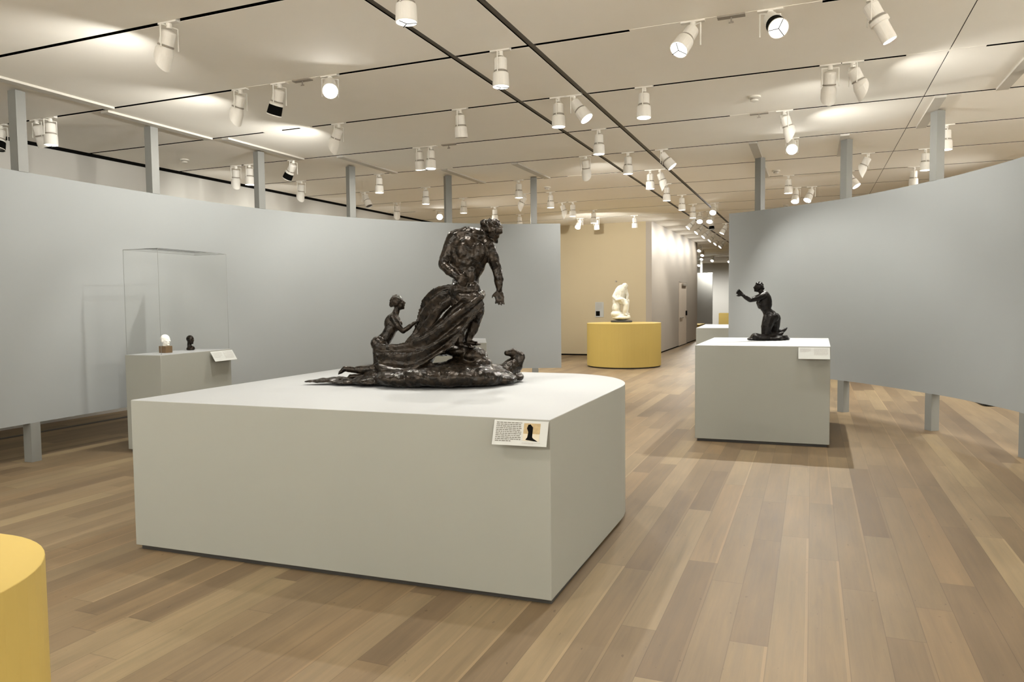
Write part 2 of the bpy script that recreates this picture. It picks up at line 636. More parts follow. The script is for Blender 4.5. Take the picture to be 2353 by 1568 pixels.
# ------------------------------------------------------------------ pedestals
def pedestal(name, label, pts, z, mat, top_mat, kick=.03, group=None, kick_in=.025, bev=.004, round_=False):
    cx = sum(p[0] for p in pts) / len(pts)
    cy = sum(p[1] for p in pts) / len(pts)
    root = empty(name, (cx, cy, 0))
    tag(root, label, 'pedestal', group)
    L = [(p[0] - cx, p[1] - cy) for p in pts]
    bm = bmesh.new()
    prism(bm, L, kick, z)
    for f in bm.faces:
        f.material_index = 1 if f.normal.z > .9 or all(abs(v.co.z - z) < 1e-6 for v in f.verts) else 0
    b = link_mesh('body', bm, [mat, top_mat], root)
    bevel(b, bev, 2)
    bm = bmesh.new()
    S = []
    for (x, y) in L:
        r = math.hypot(x, y)
        S.append((x * (r - kick_in * 1.4) / r, y * (r - kick_in * 1.4) / r))
    prism(bm, S, 0, kick + .01)
    link_mesh('kick_base', bm, M_PLINTH, root)
    return root


def arc(cx, cy, rx, ry, a0, a1, n):
    return [(cx + rx * math.cos(math.radians(a0 + (a1 - a0) * k / n)), cy + ry * math.sin(math.radians(a0 + (a1 - a0) * k / n))) for k in range(n + 1)]


main_pts = [(-3.965, 3.37), (-1.205, 3.46), (-1.205, 4.95)] + arc(-1.85, 4.95, .645, .80, 6, 90, 12) + [(-2.5, 5.745), (-3.2, 5.73), (-3.965, 5.70)]
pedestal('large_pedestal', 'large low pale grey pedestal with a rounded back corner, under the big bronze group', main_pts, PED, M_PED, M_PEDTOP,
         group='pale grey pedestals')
pedestal('square_pedestal', 'square pale grey pedestal under the small kneeling bronze on the right',
         [(-1.17, 8.17), (.185, 8.22), (.20, 9.95), (-1.17, 9.87)], 1.05, M_PED, M_PEDTOP, group='pale grey pedestals')
A_, B_ = on_z(287, 816, 1.03), on_z(369, 817, 1.03)
C_ = on_z(530, 802, 1.03)
D_ = A_ + (C_ - B_)
pedestal('vitrine_pedestal', 'narrow grey pedestal under the clear case at the left partition', [(p.x, p.y) for p in (A_, B_, C_, D_)], 1.03, M_PED, M_PEDTOP,
         group='pale grey pedestals')
e1, e2 = on_z(1118, 788, 1.03), on_z(985, 788, 1.03)
pedestal('white_pedestal', 'small white pedestal mostly hidden behind the legs of the big bronze', [(e2.x, e2.y), (e1.x, e1.y), (e1.x - .47, e1.y + 1.02), (e2.x - .47, e2.y + 1.02)],
         1.03, M_PED, M_PEDTOP, group='pale grey pedestals')
pedestal('corridor_pedestal', 'pale grey pedestal seen just left of the right partition edge, farther down the gallery',
         [(-1.86, 13.1), (-.6, 13.2), (-.6, 15.0), (-1.95, 14.95)], 1.05, M_PED, M_PEDTOP, group='pale grey pedestals')
pedestal('round_pedestal', 'round mustard yellow pedestal under the white marble figure', arc(-4.08, 17.02, .86, .86, 0, 354, 59), 1.015, M_YELLOW, M_YELLOW,
         bev=.002, group='yellow pedestals')
yc = on_z(-383, 1352, .95)
pedestal('round_pedestal', 'yellow rounded pedestal cut off at the lower left corner of the view',
         arc(yc.x, yc.y, .385, .385, 0, 354, 59), .95, M_YELLOW, M_YELLOW, bev=.002, group='yellow pedestals')
pedestal('low_pedestal', 'small mustard yellow pedestal against the far white wall', [(-4.9, 43.4), (-4.0, 43.4), (-4.0, 44.3), (-4.9, 44.3)], .74, M_YELLOW, M_YELLOW,
         group='yellow pedestals')
pedestal('low_pedestal', 'pale yellow low pedestal peeking past the end of the corridor wall', [(-6.0, 32.2), (-4.42, 32.2), (-4.42, 34.0), (-6.0, 34.0)], .46, M_YELLOW, M_YELLOW,
         group='yellow pedestals')

# far hanging panel
root = empty('hanging_panel', (-5.0, 38, 0))
tag(root, 'grey freestanding panel on a post in front of the far white wall', 'partition')
bm = bmesh.new()
box(bm, (-1.3, 0, .3), (.4, .09, 2.87))
link_mesh('panel', bm, painted('far_panel_paint', (.36, .36, .34), .6, .05, 3), root)
for x in (-.15, -1.1):
    bm = bmesh.new()
    box(bm, (x - .05, .0, 2.87), (x + .05, .09, CEIL + .01))
    link_mesh('upper_post', bm, M_POST, root)
    bm = bmesh.new()
    box(bm, (x - .05, .0, 0), (x + .05, .09, .3))
    link_mesh('leg', bm, M_POST, root)

# ------------------------------------------------------------------ clear case
root = empty('vitrine', ((A_ + C_).x / 2, (A_ + C_).y / 2, 1.03))
tag(root, 'tall clear acrylic case over two small heads on the left pedestal', 'display case')
ctr = root.location.copy()
q = [Vector((p.x, p.y, 0)) - Vector((ctr.x, ctr.y, 0)) for p in (A_, B_, C_, D_)]
q = [v * .965 for v in q]
VH = 1.10
names = ['side_pane', 'front_pane', 'side_pane', 'back_pane']
for i in range(4):
    a, b = q[i], q[(i + 1) % 4]
    n = (b - a).cross(Vector((0, 0, 1))).normalized() * -.006
    bm = bmesh.new()
    prism(bm, [a, b, b + n, a + n], .002, VH)
    link_mesh(names[i], bm, M_GLASS, root)
bm = bmesh.new()
prism(bm, q, VH, VH + .006)
link_mesh('top_pane', bm, M_GLASS, root)
bm = bmesh.new()
for i in range(4):
    a, b = q[i], q[(i + 1) % 4]
    if i != 3:
        rod(bm, a + Vector((0, 0, .003)), a + Vector((0, 0, VH)), .0020, 6)
    rod(bm, a + Vector((0, 0, VH)), b + Vector((0, 0, VH)), .0022, 6)
link_mesh('seams', bm, M_GLASSEDGE, root)


# ------------------------------------------------------------------ labels
def word_bars(bm, x0, x1, y, h, rnd, z=.0011, mi=0):
    x = x0
    while x < x1 - .004:
        w = rnd.uniform(.006, .02)
        e = min(x + w, x1)
        box(bm, (x, y - h / 2, z - .0006), (e, y + h / 2, z), mi)
        x = e + .0028


def plate(name, label, tl, tr, bl, cat='label', thick=.004, text=None, pic=None):
    """flat card: local x to the right, y up, z out of its face"""
    tl, tr, bl = Vector(tl), Vector(tr), Vector(bl)
    xa = (tr - tl)
    w = xa.length
    xa.normalize()
    ya = (tl - bl)
    hgt = ya.length
    za = xa.cross(ya).normalized()
    ya = za.cross(xa)
    root = empty(name)
    root.matrix_world = Matrix.Translation(bl) @ Matrix((xa, ya, za)).transposed().to_4x4()
    tag(root, label, cat, 'object labels')
    bm = bmesh.new()
    box(bm, (0, 0, -thick), (w, hgt, 0))
    link_mesh('card', bm, M_PAPER, root)
    rnd = random.Random(5)
    if text:
        for (x0, x1, y0, y1, n, last, h, m) in text:
            bm = bmesh.new()
            for k in range(n):
                yy = y1 - (y1 - y0) * (k / max(1, n - 1))
                xe = x1 if k < n - 1 else x0 + (x1 - x0) * last
                word_bars(bm, x0 * w, xe * w, yy * hgt, h * hgt, rnd)
            link_mesh('printed_text', bm, m, root)
    if pic:
        pic(root, w, hgt)
    return root


def main_pic(root, w, h):
    bm = bmesh.new()
    box(bm, (.56 * w, .20 * h, 0), (.86 * w, .90 * h, .001))
    p = link_mesh('picture', bm, painted('picture_ochre', (.34, .25, .12), .6, .35, 60), root)
    bm = bmesh.new()
    box(bm, (.56 * w, .20 * h, .001), (.86 * w, .48 * h, .0013))
    link_mesh('pale_foreground', bm, painted('picture_cream', (.48, .43, .33), .6, .1, 60), p)
    bm = bmesh.new()
    prism(bm, [(x * w, y * h) for x, y in ((.61, .24), (.84, .18), (.80, .24), (.75, .30), (.73, .36), (.73, .74), (.68, .86), (.64, .84), (.62, .70), (.65, .55), (.64, .34))], .0013, .0018)
    link_mesh('dark_figure', bm, M_BLACK, p)


tl, tr = on_y(1134, 962, 3.425), on_y(1258, 967, 3.445)
bl = on_y(1127, 1022, 3.36)
plate('wall_label', 'white text card with a small picture on the front of the large pedestal', (tl.x, tl.y, .948), (tr.x, tr.y, .948), (bl.x, 3.375, .83),
      text=[(.05, .52, .17, .90, 11, .62, .035, M_INK), (.55, .90, .09, .13, 2, .6, .018, M_GREYINK)], pic=main_pic)
plate('wall_label', 'small white text card on the upper right front of the square pedestal', (-.12, 8.19, 1.04), (.18, 8.20, 1.04), (-.12, 8.12, .925),
      text=[(.05, .40, .62, .86, 4, .8, .05, M_GREYINK), (.5, .94, .36, .88, 8, .9, .04, M_GREYINK)])
la, lb, lc = on_z(470, 806, 1.02), on_z(523, 803, 1.02), None
dv = (C_ - B_).normalized()
out = Vector((dv.y, -dv.x, 0))
t0 = B_ + dv * ((C_ - B_).length * .66) + out * .02
t1 = B_ + dv * ((C_ - B_).length * 1.0) + out * .02
plate('wall_label', 'tilted white text card on the side of the clear case pedestal', (t0.x, t0.y, 1.02), (t1.x, t1.y, 1.02), (t0.x + out.x * .07, t0.y + out.y * .07, .91),
      text=[(.06, .45, .4, .8, 4, .7, .05, M_GREYINK), (.52, .94, .25, .88, 8, .9, .04, M_GREYINK)])


def wl_pic(root, w, h):
    bm = bmesh.new()
    box(bm, (.08 * w, .08 * h, 0), (.55 * w, .40 * h, .003))
    link_mesh('picture', bm, M_BLACK, root)


plate('wall_label', 'tall pale card with a dark picture on the tan back wall', (-5.60, 19.985, 1.50), (-5.36, 19.985, 1.50), (-5.60, 19.985, 1.08),
      thick=.02, text=[(.08, .8, .5, .92, 7, .6, .04, M_GREYINK)], pic=wl_pic)
# small dark hook on the tan wall above the marble
p = on_y(1416, 647, 20)
bm = bmesh.new()
rod(bm, (p.x, 19.95, p.z), (p.x, 20.0, p.z), .022)
tag(link_mesh('wall_hook', bm, M_FIXD), 'tiny dark knob on the tan wall above the marble figure', 'hook')

# cable on the floor behind the right partition
bm = bmesh.new()
cp = catmull([(2.1, 13.0), (2.24, 12.5), (2.28, 12.08), (2.45, 12.05), (2.6, 11.7), (2.95, 11.2), (3.3, 10.9)], 8)
for a, b in zip(cp, cp[1:]):
    rod(bm, (a[0], a[1], .02), (b[0], b[1], .02), .02)
tag(link_mesh('cable', bm, M_CABLE, smooth=True), 'black cable lying on the floor under the right partition', 'cable')

# ------------------------------------------------------------------ ceiling bits
LD = ['smoke detector on the ceiling in front of the right partition, the nearest one', 'small smoke detector on the ceiling above the left partition end',
      'smoke detector on the ceiling beyond the right partition, right of its first post', 'round ceiling detector behind the left partition, left of its third post',
      'farthest smoke detector, low over the top edge of the right partition']
for i, (x, y) in enumerate([(-.58, 8.26), (-4.59, 13.12), (-.57, 13.12), (-8.5, 8.3), (-.57, 18.09)]):
    root = empty('smoke_detector', (x, y, CEIL))
    tag(root, LD[i], 'smoke detector', 'ceiling smoke detectors')
    bm = bmesh.new()
    turned(bm, [(.065, 0), (.065, -.015), (.045, -.022)], 24)
    link_mesh('base', bm, M_DETECT, root)
    bm = bmesh.new()
    turned(bm, [(.04, -.02), (.04, -.035)], 24)
    link_mesh('grille', bm, M_FIXD, root)
    bm = bmesh.new()
    turned(bm, [(.043, -.035), (.040, -.048), (.02, -.055)], 24)
    link_mesh('cap', bm, M_DETECT, root)
LT = ['flat grey connector plate in the track at the top right of centre', 'small connector in the track between the black collared lamp and the bright round lamp',
      'connector in the track left of the tilted lamp over the square pedestal', 'connector in the track right of the twin lamps at the centre left']
for i, (x, y) in enumerate([(-.58, 5.86), (-4.5, 5.86), (-.58, 9.01), (-4.55, 9.01)]):
    root = empty('track_connector', (x, y, CEIL))
    tag(root, LT[i], 'track connector', 'ceiling track connectors')
    bm = bmesh.new()
    box(bm, (-.10, -.03, -.012), (.10, .03, .02))
    link_mesh('plate', bm, M_FIXD, root)
    bm = bmesh.new()
    rod(bm, (0, 0, -.012), (0, 0, -.05), .006)
    rod(bm, (-.018, 0, -.05), (.018, 0, -.05), .006)
    link_mesh('latch', bm, M_FIXD, root)
# white blanking strips in the slots
rnd = random.Random(3)
bm = bmesh.new()
for (x0, x1, k) in [(-4.9, -4.15, 6), (-5.0, -4.5, 8), (-.9, -.35, 8), (-1.35, .05, 6), (.75, 1.35, 7), (-5.75, -5.6, 7), (-6.3, -6.05, 7), (-5.2, -4.9, 6)]:
    y = SLOTS[k]
    box(bm, (x0, y - .0245, CEIL - .002), (x1, y + .0245, CEIL + .02))
for k in range(9, 20):
    for j in range(1):
        x0 = rnd.uniform(-8.8, 4.5)
        y = SLOTS[k]
        box(bm, (x0, y - .0245, CEIL - .002), (x0 + rnd.uniform(.15, .5), y + .0245, CEIL + .02))
struct('trim_4', bm, M_CEIL)


# ------------------------------------------------------------------ track lamps
def lamp_meshes():
    D = {}

    def keep(name, bm, mats, smooth=True):
        bmesh.ops.recalc_face_normals(bm, faces=bm.faces)
        me = bpy.data.meshes.new(name)
        bm.to_mesh(me)
        bm.free()
        for p in me.polygons:
            p.use_smooth = False
        for m in (mats if isinstance(mats, list) else [mats]):
            me.materials.append(m)
        D[name] = me
    bm = bmesh.new()
    box(bm, (-.09, -.022, -.012), (.09, .022, .02))
    rod(bm, (0, 0, -.012), (0, 0, -.05), .022, 12)
    keep('track_adapter', bm, M_FIX)
    bm = bmesh.new()
    rod(bm, (-.074, 0, -.032), (.074, 0, -.032), .005, 6)
    for s in (-1, 1):
        rod(bm, (s * .074, 0, -.03), (s * .074, 0, -.20), .005, 6)
    keep('yoke', bm, M_FIX)
    # everything below hangs from a pivot at z = 0 (the head's own origin)
    bm = bmesh.new()
    turned(bm, [(.030, .0), (.046, -.008), (.049, -.02), (.049, -.105), (.044, -.112)], 28)
    keep('housing', bm, M_FIX)
    bm = bmesh.new()
    turned(bm, [(.050, -.110), (.053, -.112), (.053, -.120), (.050, -.122)], 28)
    keep('seam_ring', bm, M_FIXD)

    def shell(name, prof, mat, t=.004):
        bm = bmesh.new()
        inner = [(r - t, z) for r, z in reversed(prof)]
        seg = 28
        rings = turned(bm, prof + inner, seg, closed_ends=False)
        a, b = rings[-1], rings[0]
        for k in range(seg):
            bm.faces.new((a[k], a[(k + 1) % seg], b[(k + 1) % seg], b[k]))
        keep(name, bm, mat)
    shell('lamp_head', [(.046, -.120), (.060, -.132), (.062, -.15), (.065, -.245)], M_FIX)
    shell('short_head', [(.046, -.120), (.060, -.132), (.060, -.150)], M_FIX)
    shell('black_collar', [(.059, -.150), (.064, -.24)], M_BLACK)
    shell('collar_rim', [(.065, -.238), (.066, -.247)], M_FIX)
    shell('snoot', [(.046, -.120), (.060, -.132), (.060, -.16), (.046, -.165), (.046, -.30)], M_FIX)
    # wall-washer hood: cut off at a slant, open towards +x
    bm = bmesh.new()
    seg = 28
    rows = 8
    outr, innr = [], []
    for j in range(rows + 1):
        t = j / rows
        ro, ri = [], []
        for k in range(seg):
            a = 2 * math.pi * k / seg
            low = -.150 - .145 * (.5 - .5 * math.cos(a)) ** .8
            z = -.120 + (low + .120) * t
            r = .046 + .016 * min(1, t * 3)
            ro.append(bm.verts.new((r * math.cos(a), r * math.sin(a), z)))
            ri.append(bm.verts.new(((r - .004) * math.cos(a), (r - .004) * math.sin(a), z)))
        outr.append(ro)
        innr.append(ri)
    for j in range(rows):
        for k in range(seg):
            k2 = (k + 1) % seg
            bm.faces.new((outr[j][k], outr[j][k2], outr[j + 1][k2], outr[j + 1][k]))
            bm.faces.new((innr[j][k2], innr[j][k], innr[j + 1][k], innr[j + 1][k2]))
    for k in range(seg):
        k2 = (k + 1) % seg
        bm.faces.new((outr[rows][k], outr[rows][k2], innr[rows][k2], innr[rows][k]))
        bm.faces.new((outr[0][k2], outr[0][k], innr[0][k], innr[0][k2]))
    keep('hood', bm, M_FIX)
    for nm, mat, z in (('lit_lens', M_LENS, -.242), ('bright_lens', M_BALL, -.242), ('dark_lens', M_OFF, -.225), ('wash_lens', M_LENS, -.14)):
        bm = bmesh.new()
        turned(bm, [(.060 if z < -.2 else .05, z), (.060 if z < -.2 else .05, z - .003), (.04, z - .006)], 28)
        keep(nm, bm, mat)
    # cross spokes of the glare louvre
    bm = bmesh.new()
    for k in range(3):
        a = 2 * math.pi * k / 3 + .3
        rod(bm, (0, 0, -.252), (.061 * math.cos(a), .061 * math.sin(a), -.252), .0035, 5)
    keep('louvre', bm, M_PLINTH)
    return D


LM = lamp_meshes()
for _n, _me in LM.items():
    if _n not in ('track_adapter', 'yoke'):
        for _v in _me.vertices:
            _v.co.x *= 1.10
            _v.co.y *= 1.10


def part(name, me, parent, quat=None, loc=(0, 0, 0)):
    o = bpy.data.objects.new(name, me)
    COL.objects.link(o)
    o.parent = parent
    o.location = loc
    if quat is not None:
        o.rotation_mode = 'QUATERNION'
        o.rotation_quaternion = quat
    return o


def track_lamp(x, y, kind, d, label, energy=None, angle=None, target=None):
    root = empty('track_spotlight', (x, y, CEIL))
    tag(root, label, 'spotlight', 'track spotlights on the gallery ceiling')
    d = Vector(d).normalized()
    part('track_adapter', LM['track_adapter'], root)
    hz = math.atan2(d.y, d.x) if (abs(d.x) + abs(d.y)) > .12 else 0.0
    yq = Quaternion((0, 0, 1), hz + math.pi / 2)
    part('yoke', LM['yoke'], root, yq)
    # head axes: -z along d, +x to the open side of a hood (upwards side of the beam)
    za = -d
    xa = Vector((d.x, d.y, 0))
    if xa.length < 1e-3:
        xa = Vector((1, 0, 0))
    xa = (xa - za * xa.dot(za)).normalized()
    ya = za.cross(xa)
    q = Matrix((xa, ya, za)).transposed().to_quaternion()
    piv = Vector((0, 0, -.062))
    part('housing', LM['housing'], root, q, piv)
    part('seam_ring', LM['seam_ring'], root, q, piv)
    if kind in ('down', 'dark', 'ball'):
        part('lamp_head', LM['lamp_head'], root, q, piv)
        part('lens', LM[{'down': 'lit_lens', 'dark': 'dark_lens', 'ball': 'bright_lens'}[kind]], root, q, piv)
        if kind == 'down' and y < 7:
            part('louvre', LM['louvre'], root, q, piv)
    elif kind in ('collar', 'collar_lit'):
        part('lamp_head', LM['short_head'], root, q, piv)
        part('black_collar', LM['black_collar'], root, q, piv)
        part('collar_rim', LM['collar_rim'], root, q, piv)
        part('lens', LM['lit_lens' if kind == 'collar_lit' else 'dark_lens'], root, q, piv)
        if kind == 'collar_lit':
            part('louvre', LM['louvre'], root, q, piv)
    elif kind == 'snoot':
        part('lamp_head', LM['snoot'], root, q, piv)
    else:
        part('hood', LM['hood'], root, q, piv)
        part('lens', LM['wash_lens'], root, q, piv)
    if energy:
        off = .275 if kind != 'wash' else .19
        lp = Vector((x, y, CEIL)) + piv + d * off + (xa * .02 if kind == 'wash' else Vector())
        s = spot((0, 0, 0), (0, 0, -1), energy * (1.0 if y < 8 else 1.9), angle or 110, .6 if kind != 'wash' else .35, .02)
        s.parent = root
        s.location = lp - Vector((x, y, CEIL))
        if kind == 'wash':               # the hood's reflector throws the light sideways
            d = Vector((d.x, d.y, 0)).normalized() + Vector((0, 0, -.75))
            s.data.spot_blend = .8
            s.data.energy *= .8
        if kind == 'ball':
            d = d + Vector((0, 0, -.6))
            s.data.spot_blend = 1.0
        if target:
            d = Vector(target) - lp
            s.data.energy = energy
        s.rotation_quaternion = Vector((0, 0, -1)).rotation_difference(d)
    return root


def slot_x(u, y):
    """x of the ceiling point in the slot at y that shows at column u"""
    m = RW.transposed()
    best = None
    lo, hi = -12.0, 8.0
    for _ in range(50):
        mid = (lo + hi) / 2
        c = m @ (Vector((mid, y, CEIL)) - EYE)
        uu = CX + FPX * c.x / -c.z
        if uu < u:
            lo = mid
        else:
            hi = mid
    return mid


CAMV = 'CAM'
LAMPS = [
    # u, v of the mount, kind, tilt, energy, angle, label
    (932, -46, 'down', (0, .0), 26, 110, 'lit lamp at the top edge of the view, nearest of the white downlights'),
    (388, 52, 'wash', (-.42, .05), 34, 150, 'large hooded wall washer at the upper left, nearest to the camera'),
    (1150, 115, 'down', (0, 0), 26, 110, 'lit downlight in front of the left dark ceiling groove, above the bronze group'),
    (758, 176, 'ball', CAMV, 22, 80, 'glaring round lamp facing the camera at the upper left'),
    (552, 206, 'wash', (-.42, .08), 30, 150, 'hooded wall washer just left of the black collared lamp'),
    (642, 192, 'collar', (-.42, .1), 16, 70, 'lamp with a black collar between the hooded washer and the glaring round lamp'),
    (778, 286, 'wash', (-.5, .08), 46, 150, 'tilted hooded washer below the glaring round lamp at the upper left'),
    (1057, 253, 'dark', (0, .12), 0, 0, 'unlit upright lamp over the head of the bronze group'),
    (1283, 227, 'down', (0, 0), 26, 110, 'lit downlight beside a right tilted one at the centre of the ceiling'),
    (1318, 222, 'down', (.75, -.1), 24, 80, 'right tilted lit lamp between the two dark ceiling grooves'),
    (1592, 50, 'down', (-.45, -.75), 26, 80, 'lit lamp tilted towards the camera left of the black collared one at the top right'),
    (1770, 25, 'collar_lit', (.45, -1.3), 22, 70, 'lit lamp with a black collar facing the camera at the top right'),
    (1998, -10, 'snoot', (.5, .05), 20, 60, 'long snooted lamp cut by the top edge of the view at the right'),
    (1480, 203, 'down', (0, -.05), 26, 110, 'lit downlight right of the right hand ceiling groove'),
    (1908, 150, 'wash', (-.06, .35), 20, 140, 'upright hooded washer left of its tilted twin at the upper right'),
    (1960, 145, 'wash', (.45, .2), 18, 150, 'tilted hooded washer at the upper right, right of its upright twin'),
    (1803, 255, 'wash', (.3, .2), 14, 150, 'hooded washer right above the glaring lamp over the square pedestal'),
    (1820, 322, 'ball', CAMV, 20, 80, 'glaring round lamp facing the camera above the right partition'),
    (1376, 298, 'down', (0, 0), 24, 110, 'lit downlight on the left dark groove, below the centre pair'),
    (963, 340, 'dark', (0, .1), 0, 0, 'unlit left lamp of the touching pair at the centre left'),
    (990, 338, 'down', (0, -.05), 24, 110, 'lit right lamp of the touching pair at the centre left'),
    (1345, 361, 'wash', (0, .3), 22, 130, 'pale unlit hooded lamp left of the left dark groove'),
    (1443, 352, 'down', (0, 0), 22, 110, 'lit downlight between the dark grooves, below the centre pair to the right'),
    (1520, 345, 'down', (.8, 0), 24, 80, 'lit lamp tilted right across the right dark groove'),
    (1494, 392, 'down', (0, 0), 22, 110, 'lit downlight left of the dim ringed lamp between the dark grooves'),
    (1516, 390, 'wash', (.35, .1), 0, 0, 'dim ringed lamp tilted right under the lit one on the right groove'),
    (1532, 420, 'down', (0, 0), 22, 110, 'lit downlight just below the dim ringed lamp between the grooves'),
    (1567, 448, 'down', (0, 0), 20, 110, 'small lit downlight above the corner of the tan room'),
    (1592, 470, 'down', (0, 0), 20, 110, 'tiny lit downlight left of the bright cluster over the corridor'),
    (1458, 494, 'dark', (0, .1), 0, 0, 'pale unlit lamp in front of the top of the tan wall'),
    (1364, 484, 'down', (0, 0), 22, 110, 'lit downlight over the left part of the tan wall'),
    (1333, 500, 'ball', (-.1, -.9), 14, 80, 'small bright lamp aimed at the camera near the tan wall'),
    (1370, 500, 'dark', (0, .2), 0, 0, 'pale unlit lamp right of the small bright lamp at the tan wall'),
    (1316, 465, 'down', (0, 0), 20, 110, 'lit downlight right of a tilted dark lamp near the tan wall'),
    (1292, 467, 'wash', (.3, .1), 0, 0, 'dim tilted lamp next to the lit one near the tan wall'),
    (1265, 443, 'down', (0, 0), 20, 110, 'lit downlight above the right end of the left partition'),
    (1192, 416, 'down', (0, 0), 20, 110, 'lit downlight just left of the last post of the left partition'),
    (1206, 447, 'wash', (-.6, 0), 0, 0, 'dim lamp tilted against the last post of the left partition'),
    (1194, 493, 'dark', (0, 0), 0, 0, 'dim lamp low behind the left partition, left of its last post'),
    (1137, 475, 'down', (0, 0), 20, 110, 'small lit downlight right behind the head of the bronze group'),
    (1065, 455, 'down', (0, 0), 20, 110, 'lit downlight right of the fifth post of the left partition'),
    (978, 430, 'down', (0, 0), 20, 110, 'lit downlight left of the fifth post of the left partition'),
    (871, 401, 'down', (0, 0), 22, 110, 'lit downlight right of the fourth post of the left partition'),
    (1010, 484, 'ball', CAMV, 10, 80, 'bright star like lamp on the top edge of the left partition'),
    (912, 463, 'wash', (-.15, .2), 16, 130, 'dim hooded lamp touching the left partition top, left of the star like lamp'),
    (838, 437, 'dark', (.5, -.1), 0, 0, 'unlit lamp tilted right just past the fourth post of the left partition'),
    (806, 440, 'wash', (-.1, .1), 14, 130, 'dim hooded lamp half hidden behind the fourth partition post'),
    (692, 415, 'wash', (-.2, .1), 18, 140, 'dim hooded washer between the third and fourth post of the left partition'),
    (674, 369, 'collar', (-.7, .1), 12, 70, 'black collared lamp tilted left, right of the third post of the left partition'),
    (573, 380, 'down', (0, 0), 20, 110, 'lit downlight touching the third post of the left partition'),
    (542, 383, 'wash', (-.15, .1), 18, 140, 'dim hooded washer left of the third post of the left partition'),
    (115, 270, 'down', (0, 0), 24, 110, 'large lit downlight right of the first post at the left edge'),
    (84, 276, 'dark', (0, .4), 0, 0, 'unlit lamp peeking out behind the first post at the left edge'),
    (2, 285, 'collar', (.1, -.25), 0, 0, 'dark lensed lamp cut by the left edge of the view'),
    (2175, 290, 'down', (0, 0), 24, 110, 'large lit downlight right of the tallest right post'),
    (2127, 341, 'down', (0, 0), 20, 110, 'lit downlight half hidden behind the tallest right post'),
    (2100, 383, 'dark', (0, .1), 0, 0, 'unlit lamp touching the top edge of the right partition'),
    (1995, 354, 'wash', (-.5, .1), 0, 0, 'dim lamp tilted left between the second and third right posts'),
    (1950, 393, 'down', (.6, -.3), 18, 80, 'lit lamp tilted right beside the second right post'),
    (1812, 403, 'down', (0, 0), 20, 110, 'lit downlight right of the first right post, below the glaring lamp'),
    (1830, 430, 'ball', (-.1, -.5), 12, 90, 'left one of the two bright lamps low above the right partition'),
    (1866, 430, 'ball', (-.4, -.5), 12, 90, 'right one of the two bright lamps low above the right partition'),
    (1642, 466, 'ball', (-.1, -1.0), 16, 80, 'brightest round lamp at the mouth of the corridor'),
    (1608, 487, 'ball', (.1, -.8), 10, 80, 'bright lamp left in the cluster at the mouth of the corridor'),
    (1632, 486, 'ball', (.0, -.7), 10, 80, 'bright lamp in the middle of the corridor cluster'),
    (1634, 501, 'collar', (.1, -.1), 0, 0, 'black collared lamp under the bright corridor cluster'),
    (1668, 514, 'down', (-.5, -.2), 14, 90, 'lit lamp against the upper edge of the right partition in the corridor'),
]
AIMS = {1820: ((-.45, 8.0, .9), 150, 90), 758: ((-2.7, 4.7, 1.1), 26, 65), 1283: ((-2.6, 4.8, 1.0), 26, 65), 1567: ((-4.1, 17.1, 1.2), 12, 75),
        1364: ((-5.4, 20, 1.2), 42, 150), 642: ((-6.6, 6.3, 1.1), 26, 60), 990: ((-6.4, 10.0, 1.4), 34, 120), 1998: ((1.8, 8.5, 1.6), 22, 90)}
for (u, v, kind, tilt, en, an, lab) in LAMPS:
    p = on_z(u, v, CEIL)
    y = min(SLOTS, key=lambda s: abs(s - p.y))
    x = slot_x(u, y)
    if tilt == CAMV:
        d = EYE + Vector((0, 0, .3)) - Vector((x, y, CEIL - .25))
        d = Vector((d.x, d.y, d.z - .45 * math.hypot(d.x, d.y)))
    else:
        d = (tilt[0], tilt[1], -1)
    tg = None
    if u in AIMS:
        tg, en, an = AIMS[u]
    elif x < -7.2 and en:
        en *= .35
    track_lamp(x, y, kind, d, lab, en, an, tg)
ORD = ['nearest', 'second', 'third', 'fourth', 'fifth', 'farthest']
for k in range(6):
    track_lamp(-2.9 - .012 * k, SLOTS[15 + k], 'down', (-.9, -.45, -1), ORD[k] + ' of the row of left tilted lit lamps along the corridor', 9, 150)
for i, (x, y, lab) in enumerate([(-4.04, 29.4, 'bright round lamp at the end of the corridor wall, the largest'), (-4.34, 32.2, 'upper small lamp beneath the largest one in the far room'),
                                 (-4.8, 35.4, 'lower small lamp beneath the largest one in the far room'), (-4.5, 36.9, 'round bright lamp right of the stacked ones in the far room'),
                                 (-5.8, 41.7, 'lowest lamp at the far left of the far room'), (-3.86, 38.5, 'lamp at the right of the far room, next to the right partition')]):
    y = min(SLOTS, key=lambda s: abs(s - y))
    track_lamp(x, y, 'ball', (-.15, -.8, -1), lab, 45 if i < 3 else 110, 150, None if i < 3 else (x + .3, 45, 1.6))


